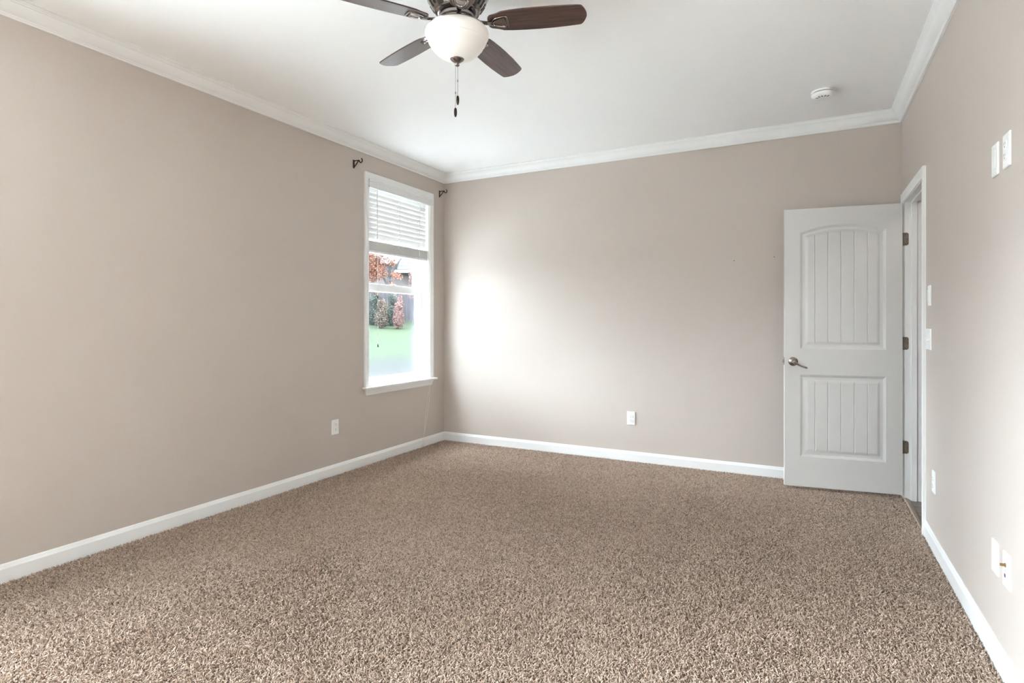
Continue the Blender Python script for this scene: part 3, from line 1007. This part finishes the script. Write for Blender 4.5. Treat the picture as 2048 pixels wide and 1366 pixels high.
def blank_plate(wall, a, z, label, name, cat):
    o = tag(empty(name), label, cat)
    place(o, wall, a, z)
    bm = new(); rounded_plate(bm, 0.073, 0.117, 0.006)
    screw(bm, 0, 0.048, -0.006); screw(bm, 0, -0.048, -0.006)
    finish('cover_plate', bm, M['plate'], o, smooth=40)
    bm = new(); box(bm, (-0.0165, -0.0078, -0.033), (0.0165, -0.004, 0.033), 0.0012)
    finish('insert', bm, M['plate'], o, smooth=40)
    return o
blank_plate('right', -2.304, 1.800, 'white blank cover plate high on the wall, beside the high outlet', 'blank_wall_plate', 'wall plate')
blank_plate('right', -2.302, 0.367, 'white blank cover plate low on the wall, left of the cable plate', 'blank_wall_plate', 'wall plate')

o = tag(empty('cable_plate'), 'white cable plate with brass coax connector and blue network jack', 'wall plate')
place(o, 'right', -2.437, 0.370)
bm = new(); rounded_plate(bm, 0.074, 0.118, 0.006); screw(bm, 0, 0.048, -0.006); screw(bm, 0, -0.042, -0.006)
finish('cover_plate', bm, M['plate'], o, smooth=40)
bm = new()
def ycyl(bm, cx, cz, prof, seg=20):
    loft(bm, [[(cx + r * math.cos(t), y, cz + r * math.sin(t)) for t in np.linspace(0, 2 * PI, seg, endpoint=False)] for r, y in prof], True, True)
ycyl(bm, 0, 0.018, [(0.0075, -0.005), (0.0075, -0.0085)], 6)
ycyl(bm, 0, 0.018, [(0.0048, -0.008), (0.0048, -0.020), (0.0040, -0.021), (0.002, -0.021)])
finish('coax_connector', bm, M['brass'], o, smooth=35)
bm = new()
box(bm, (-0.0085, -0.0075, -0.026), (0.0085, -0.0055, -0.008), 0.0006)
jk = finish('network_jack', bm, M['plate'], o, smooth=35)
bm = new(); box(bm, (-0.006, -0.0081, -0.0235), (0.006, -0.0074, -0.0115))
finish('jack_opening', bm, M['blue'], jk, smooth=0)

# narrow remote cradle and toggle switches next to the doorway
o = tag(empty('fan_remote_cradle'), 'narrow white wall control beside the doorway, above the light switches', 'wall control')
place(o, 'right', -1.064, 1.362)
bm = new(); rounded_plate(bm, 0.060, 0.115, 0.007)
finish('cover_plate', bm, M['plate'], o, smooth=40)
bm = new(); box(bm, (-0.017, -0.010, -0.034), (0.017, -0.005, 0.034), 0.002)
finish('paddle', bm, M['plate'], o, smooth=40)

o = tag(empty('light_switch'), 'white double toggle light switch beside the doorway casing', 'light switch')
place(o, 'right', -1.036, 1.120)
bm = new(); rounded_plate(bm, 0.136, 0.117, 0.006)
for sx_ in (-0.038, 0.038):
    screw(bm, sx_, 0.030, -0.006); screw(bm, sx_, -0.030, -0.006)
finish('cover_plate', bm, M['plate'], o, smooth=40)
for sx_, up in ((-0.038, 1), (0.038, -1)):
    bm = new()
    box(bm, (sx_ - 0.005, -0.0068, -0.012), (sx_ + 0.005, -0.005, 0.012), 0.0005)
    loft(bm, [[(sx_ - 0.004, -0.006, -0.005), (sx_ + 0.004, -0.006, -0.005), (sx_ + 0.004, -0.006, 0.005), (sx_ - 0.004, -0.006, 0.005)],
              [(sx_ - 0.003, -0.019, up * 0.007 - 0.003), (sx_ + 0.003, -0.019, up * 0.007 - 0.003), (sx_ + 0.003, -0.019, up * 0.007 + 0.003), (sx_ - 0.003, -0.019, up * 0.007 + 0.003)]], True, True)
    finish('toggle', bm, M['plate'], o, smooth=35)

# two nails left in the back wall
for x, z, lb in ((2.830, 1.712, 'small dark nail in the back wall, farther from the door'), (3.125, 1.729, 'small dark nail in the back wall close to the door edge')):
    bm = new()
    tube(bm, [(x, 0.004, z), (x, -0.006, z + 0.001)], 0.0016, 10)
    tube(bm, [(x, -0.006, z + 0.001), (x, -0.0075, z + 0.0011)], 0.0034, 12)
    tag(finish('nail', bm, M['bronze'], smooth=40), lb, 'nail')

# ================================================================== window blind (inside mount, half raised)
bl = tag(empty('window_blind', (0, -1.152, 0), R(90)), 'white faux wood blind, half raised in the window', 'blind')
U0, U1 = 0.016, WIN_W - 0.016
bm = new()
box(bm, (U0, 0.008, 2.400), (U1, 0.066, 2.440), 0.002)
finish('headrail', bm, M['slat'], bl, smooth=35)
bm = new()
prof = [(-0.022, 2.374), (-0.026, 2.377), (-0.026, 2.384), (-0.022, 2.388), (-0.022, 2.428), (-0.026, 2.432), (-0.026, 2.442), (-0.022, 2.446), (-0.014, 2.446), (-0.014, 2.374)]
loft(bm, [[(-0.010, y, z) for y, z in prof], [(WIN_W + 0.022, y, z) for y, z in prof]], True, True)
box(bm, (-0.010, -0.022, 2.376), (-0.004, -0.0185, 2.444))
finish('valance', bm, M['slat'], bl, smooth=30)
YC = 0.038
slat0 = None
def slat_bm(tilt):
    bm = new()
    rings = []
    n = 8
    for u in (U0, U1):
        ring = []
        for i in range(n + 1):
            s = -0.025 + 0.05 * i / n
            ring.append((s, 0.0014 * (1 - (s / 0.025) ** 2) + 0.0013))
        for i in range(n, -1, -1):
            s = -0.025 + 0.05 * i / n
            ring.append((s, 0.0014 * (1 - (s / 0.025) ** 2) - 0.0013))
        rings.append([(u, s, z) for s, z in ring])
    loft(bm, rings, True, True)
    return bm
TILT = R(-74)
z = 2.368
slats = []
k = 0
PITCHZ = 0.0437
while z > 1.955:
    if slat0 is None:
        s = slat0 = finish('slat', slat_bm(0), M['slat'], bl, smooth=40)
    else:
        s = slat0.copy(); C.objects.link(s); s.parent = bl
    s.location = (0, YC, z); s.rotation_euler = (TILT, 0, 0)
    z -= PITCHZ
zs_ = 1.848
rngb = random.Random(3)
for i in range(22):
    s = slat0.copy(); C.objects.link(s); s.parent = bl
    s.location = (rngb.uniform(-0.002, 0.002), YC + rngb.uniform(-0.0015, 0.0015), zs_ + i * 0.0036)
    s.rotation_euler = (0, 0, 0)
bm = new()
box(bm, (U0, YC - 0.026, 1.824), (U1, YC + 0.026, 1.8445), 0.004, 3)
finish('bottom_rail', bm, M['slat'], bl, smooth=40)
for u in (0.125, 0.440, 0.750):
    bm = new()
    for yy in (YC - 0.0285, YC + 0.0285):
        tube(bm, [(u, yy, 1.835), (u, yy, 1.93), (u, yy, 2.405)], 0.0011, 6)
    zz = 2.368
    while zz > 1.955:
        tube(bm, [(u, YC - 0.0285, zz + 0.013), (u, YC + 0.0285, zz - 0.017)], 0.0007, 5)
        zz -= PITCHZ
    finish('ladder_cord', bm, M['cord'], bl, smooth=50)
def tassel(u, y, z, parent, m):
    bm = new()
    lathe(bm, [(0.002, z + 0.021), (0.0045, z + 0.020), (0.0055, z + 0.014), (0.0042, z + 0.008), (0.0065, z + 0.001), (0.007, z - 0.002), (0.0055, z - 0.003)], (u, y, 0), 14)
    finish('tassel', bm, m, parent, smooth=50)
for u, zt in ((0.112, 1.425), (0.116, 1.000)):
    bm = new()
    tube(bm, [(u, -0.008, zt + 0.015), (u, -0.008, 1.6), (u, -0.006, 2.39), (u, 0.012, 2.402)], 0.0009, 6)
    c_ = finish('tilt_cord', bm, M['cord'], bl, smooth=50)
    tassel(u, -0.008, zt, c_, M['tassel'])
# lift cord: down the right side, over the sill, to the carpet
for du, dy in ((0.0, 0.0), (-0.012, -0.006)):
    bm = new()
    pts = [(0.842 + du, 0.012, 2.402), (0.842 + du, -0.008, 2.36), (0.842 + du, -0.012, 1.8), (0.842 + du, -0.020, 1.0), (0.842 + du, -0.047, 0.70),
           (0.842 + du, -0.0535, 0.660), (0.840 + du, -0.0535, 0.62), (0.828 + 2 * du, -0.050, 0.48), (0.800 + 3 * du, -0.044, 0.30), (0.765 + du, -0.036 + dy, 0.15), (0.742 + du, -0.034 + dy, 0.060), (0.730 + du, -0.036 + dy, 0.012)]
    P = [Vector(p) for p in pts]
    dense = []
    for i in range(len(P) - 1):
        p0, p1, p2, p3 = P[max(i - 1, 0)], P[i], P[i + 1], P[min(i + 2, len(P) - 1)]
        for t in np.linspace(0, 1, 6, endpoint=False):
            dense.append(0.5 * ((2 * p1) + (-p0 + p2) * t + (2 * p0 - 5 * p1 + 4 * p2 - p3) * t * t + (-p0 + 3 * p1 - 3 * p2 + p3) * t ** 3))
    dense.append(P[-1])
    tube(bm, dense, 0.0012, 6)
    c_ = finish('lift_cord', bm, M['cord'], bl, smooth=50)
    tassel(0.728 + du * 2.2, -0.040 + dy, 0.006, c_, M['cord'])

# ================================================================== outdoors
def from_cam(px, depth, py=None):
    """point on the ground plan at a given viewing column and distance out"""
    k = (px - 1024) / 1137.8
    yaw = math.atan(590 / 1137.8)
    f = Vector((-math.sin(yaw), math.cos(yaw), 0)); r = Vector((math.cos(yaw), math.sin(yaw), 0))
    p = Vector((3.354, -4.93, 1.215)) + (f + r * k) * depth
    if py is not None:
        p.z = 1.215 + (644.5 - py) / 1137.8 * depth
    return p

OD = from_cam(785, 1.0) - Vector((3.354, -4.93, 1.215))
OD.z = 0; OD.normalize()
OS = Vector((OD.y, -OD.x, 0))
def ground_z(p):
    d = (Vector((p[0], p[1], 0)) - Vector((0, -0.7, 0))).dot(OD)
    t = min(max((d - 3) / 24.0, 0), 1.0)
    return -0.55 + 2.28 * t ** 1.1 + 0.03 * math.sin(p[0] * 0.7) * min(t * 4, 1)

def ground(name, f_in, m, label, dz=0.0):
    bm = new()
    nx, ny = 70, 70
    grid = {}
    for i in range(nx + 1):
        for j in range(ny + 1):
            fx = -0.2 - 60.0 * (i / nx) ** 1.6
            p = Vector((fx, -40 + 100 * j / ny, 0))
            grid[i, j] = bm.verts.new((p.x, p.y, ground_z(p) + dz))
    for i in range(nx):
        for j in range(ny):
            q = [grid[i, j], grid[i + 1, j], grid[i + 1, j + 1], grid[i, j + 1]]
            bm.faces.new(q)
    return tag(finish(name, bm, m, smooth=80), label, 'lawn', kind='structure')

# lawn material: grass with bare ground near the house
lm = M['lawn']
t = lm.node_tree
b = t.nodes['Principled BSDF']
src = b.inputs['Base Color'].links[0].from_socket
geo = t.nodes.new('ShaderNodeNewGeometry')
dot = t.nodes.new('ShaderNodeVectorMath'); dot.operation = 'DOT_PRODUCT'
dot.inputs[1].default_value = (OD.x, OD.y, 0)
t.links.new(geo.outputs['Position'], dot.inputs[0])
nz = t.nodes.new('ShaderNodeTexNoise'); nz.inputs['Scale'].default_value = 0.35
t.links.new(geo.outputs['Position'], nz.inputs['Vector'])
ma = t.nodes.new('ShaderNodeMath'); ma.operation = 'MULTIPLY_ADD'
ma.inputs[1].default_value = 4.0
t.links.new(nz.outputs['Fac'], ma.inputs[0]); t.links.new(dot.outputs['Value'], ma.inputs[2])
mr = t.nodes.new('ShaderNodeMapRange')
mr.inputs['From Min'].default_value = 11.5; mr.inputs['From Max'].default_value = 14.0
t.links.new(ma.outputs[0], mr.inputs['Value'])
mix = t.nodes.new('ShaderNodeMix'); mix.data_type = 'RGBA'
mix.inputs['A'].default_value = (0.017, 0.0175, 0.0155, 1)
t.links.new(mr.outputs[0], mix.inputs['Factor'])
t.links.new(src, mix.inputs['B'])
t.links.new(mix.outputs['Result'], b.inputs['Base Color'])
ground('lawn', None, M['lawn'], 'green sloping lawn outside the window')

M['concrete'] = noise_on(mat('pale_bounce_concrete', (0.6, 0.59, 0.57), 0.85, spec=0.2), 1.5, (0.70, 0.69, 0.67), (0.78, 0.77, 0.75), detail=6, bump=0.2, bump_scale=60)
bm = new()  # unseen pale slab, added to throw daylight up at the ceiling
box(bm, (-5.2, -12.0, -0.60), (-0.17, 3.0, -0.26))
box(bm, (-0.17, -12.0, -0.60), (8.0, -LEN - 0.17, -0.26))
tag(finish('reflector', bm, M['concrete'], smooth=0), 'pale concrete patio added outside to bounce daylight indoors', 'reflector', kind='structure')

def leaf_cloud(bm, blobs, n, size, seed):
    rng = random.Random(seed)
    tot = sum(b[3] * b[4] * b[5] for b in blobs)
    for (cx, cy, cz, rx, ry, rz_) in blobs:
        m = int(n * (rx * ry * rz_) / tot)
        for _ in range(m):
            v = Vector((rng.gauss(0, 1), rng.gauss(0, 1), rng.gauss(0, 1))).normalized() * (rng.random() ** 0.45)
            p = Vector((cx + v.x * rx, cy + v.y * ry, cz + v.z * rz_))
            a = Vector((rng.gauss(0, 1), rng.gauss(0, 1), rng.gauss(0, 1))).normalized()
            b_ = a.cross(Vector((rng.gauss(0, 1), rng.gauss(0, 1), rng.gauss(0, 1)))).normalized()
            s = size * rng.uniform(0.6, 1.3)
            bm.faces.new([bm.verts.new(p + a * s), bm.verts.new(p + b_ * s * 0.6), bm.verts.new(p - a * s), bm.verts.new(p - b_ * s * 0.6)])

def tree(name, base, trunk_pts, trunk_r, blobs, n, size, leafm, label, seed, cat='tree', group=None):
    o = tag(empty(name, base), label, cat, group)
    bm = new()
    for pts, r in zip(trunk_pts, trunk_r):
        tube(bm, pts, r, 8)
    finish('trunk', bm, M['bark'], o, smooth=60)
    bm = new()
    leaf_cloud(bm, blobs, n, size, seed)
    finish('crown', bm, leafm, o, smooth=0)
    return o

def rel(px, py, d, base):
    return from_cam(px, d, py) - base

# orange maple
D1 = 26.0
base = from_cam(777, D1); base.z = ground_z(base)
tp = [[Vector((0, 0, -0.3)), rel(777, 590, D1, base), rel(778, 560, D1, base), rel(779, 540, D1, base), rel(783, 520, D1, base)],
      [rel(778, 556, D1, base), rel(786, 541, D1, base), rel(797, 524, D1, base), rel(806, 512, D1, base)],
      [rel(777, 575, D1, base), rel(768, 555, D1, base), rel(757, 535, D1, base), rel(748, 512, D1, base)]]
tr = [[0.10, 0.08, 0.07, 0.05, 0.04], [0.05, 0.045, 0.03, 0.02], [0.06, 0.05, 0.04, 0.02]]
blobs = []
for px, py, r in ((740, 528, 0.35), (752, 535, 0.36), (748, 550, 0.30), (762, 545, 0.30), (760, 524, 0.24), (776, 522, 0.2), (786, 526, 0.2), (788, 549, 0.20), (797, 552, 0.17), (782, 566, 0.15), (735, 548, 0.4), (726, 520, 0.6), (742, 505, 0.5), (770, 500, 0.4)):
    p = rel(px, py, D1, base)
    blobs.append((p.x, p.y, p.z, r * 1.18, r * 1.18, r * 1.18))
tree('maple_tree', base, tp, tr, blobs, 15000, 0.033, M['leaf_o'], 'orange autumn maple with pale trunk beyond the window', 5)

# pink-red small tree near the fence
D2 = 26.2
base = from_cam(830, D2); base.z = ground_z(base)
tp = [[Vector((0, 0, -0.3)), rel(830, 590, D2, base), rel(830, 560, D2, base)]]
blobs = []
for px, py, r in ((830, 556, 0.26), (826, 565, 0.2), (834, 566, 0.22), (824, 590, 0.15), (836, 580, 0.22), (828, 548, 0.2)):
    p = rel(px, py, D2, base); blobs.append((p.x, p.y, p.z, r * 1.18, r * 1.18, r * 1.18))
tree('young_tree', base, tp, [[0.05, 0.04, 0.03]], blobs, 3000, 0.032, M['leaf_p'], 'small pink leaved tree in front of the fence', 9)

# shrubs along the top of the lawn
for px, dp_, rx, mm, lb, sd_ in ((742, 25.4, 0.36, 'leaf_g', 'dark green shrub at the left end of the lawn edge', 11), (763, 24.4, 0.30, 'leaf_b', 'brownish shrub under the maple trunk', 12),
                                 (782, 25.4, 0.32, 'leaf_g', 'grey green shrub in the middle of the lawn edge', 13), (797, 24.4, 0.27, 'leaf_p', 'reddish shrub at the lawn edge next to the fence', 14),
                                 (753, 26.5, 0.42, 'leaf_b', 'brownish bush close against the fence on the left', 15), (791, 26.5, 0.40, 'leaf_p', 'pinkish bush close against the fence on the right', 16)):
    base = from_cam(px, dp_); base.z = ground_z(base)
    o = tag(empty('shrub', base), lb, 'shrub', 'shrubs along the lawn edge')
    bm = new()
    for k in range(5):
        a = k * 1.3
        tube(bm, [(0, 0, -0.05), (0.05 * math.cos(a), 0.05 * math.sin(a), 0.3), (0.11 * math.cos(a), 0.11 * math.sin(a), 0.7)], [0.025, 0.018, 0.01], 5)
    finish('stems', bm, M['bark'], o, smooth=60)
    bm = new()
    rs = random.Random(sd_)
    bl_ = [(0, 0, 0.40, rx * 0.95, rx * 0.95, 0.42)]
    for k in range(7):
        a = rs.uniform(0, 6.28); q = rs.uniform(0.2, 0.5) * rx
        bl_.append((q * math.cos(a), q * math.sin(a), rs.uniform(0.45, 1.30), rx * rs.uniform(0.35, 0.55), rx * rs.uniform(0.35, 0.55), rs.uniform(0.15, 0.3)))
    leaf_cloud(bm, bl_, 5200, 0.026, sd_)
    finish('foliage', bm, M[mm], o, smooth=0)

# fence behind the shrubs
fa, fb = from_cam(700, 27.5), from_cam(900, 27.5)
fd = (fb - fa); flen = Vector((fd.x, fd.y, 0)).length
base = Vector((fa.x, fa.y, ground_z(fa)))
fo = tag(empty('board_fence', base, math.atan2(fd.y, fd.x)), 'weathered grey board fence at the top of the lawn', 'fence')
bm = new()
k = 0
u = 0.0
while u < flen:
    box(bm, (u, -0.012, -0.3), (u + 0.136, 0.012, 1.62 + 0.02 * math.sin(k * 1.7)))
    u += 0.145; k += 1
finish('boards', bm, M['fence'], fo, smooth=0)
for zz in (0.3, 1.3):
    bm = new(); box(bm, (0, 0.013, zz), (flen, 0.055, zz + 0.09)); finish('rail', bm, M['fence'], fo, smooth=0)

# neighbouring house
hd = 44.0
ha, hb = from_cam(690, hd), from_cam(930, hd)
hdv = hb - ha
hl = Vector((hdv.x, hdv.y, 0)).length
base = Vector((ha.x, ha.y, ground_z(ha)))
ho = tag(empty('neighbour_house', base, math.atan2(hdv.y, hdv.x)), 'pale sided house behind the trees beyond the fence', 'house')
zb = base.z
def hz(py): return 1.215 + (644.5 - py) / 1137.8 * hd - zb
ub = hl * (795 - 690) / 240
bm = new()
z = hz(545)
while z < hz(440):
    loft(bm, [[(ub, -0.05, z), (ub, -0.075, z), (ub, -0.05, z + 0.26), (ub, 6, z + 0.26), (ub, 6, z)], [(hl, -0.05, z), (hl, -0.075, z), (hl, -0.05, z + 0.26), (hl, 6, z + 0.26), (hl, 6, z)]], True, True)
    z += 0.26
finish('upper_wall', bm, M['siding'], ho, smooth=0)
bm = new(); box(bm, (0, 0.3, -0.5), (hl, 6, hz(545)))
finish('lower_wall', bm, M['brick'], ho, smooth=0)
bm = new(); box(bm, (ub - 0.2, -0.6, hz(547)), (hl, 0.3, hz(541)))
finish('porch_roof', bm, M['siding'], ho, smooth=0)
bm = new()
loft(bm, [[(0, -0.5, hz(528)), (0, 3.2, hz(506)), (0, 6.5, hz(528))], [(ub + 0.1, -0.5, hz(528)), (ub + 0.1, 3.2, hz(506)), (ub + 0.1, 6.5, hz(528))]], True, True)
finish('roof', bm, M['roof'], ho, smooth=0)
bm = new(); box(bm, (0, 0.3, hz(545)), (ub, 6, hz(528)))
finish('garage_wall', bm, M['siding'], ho, smooth=0)
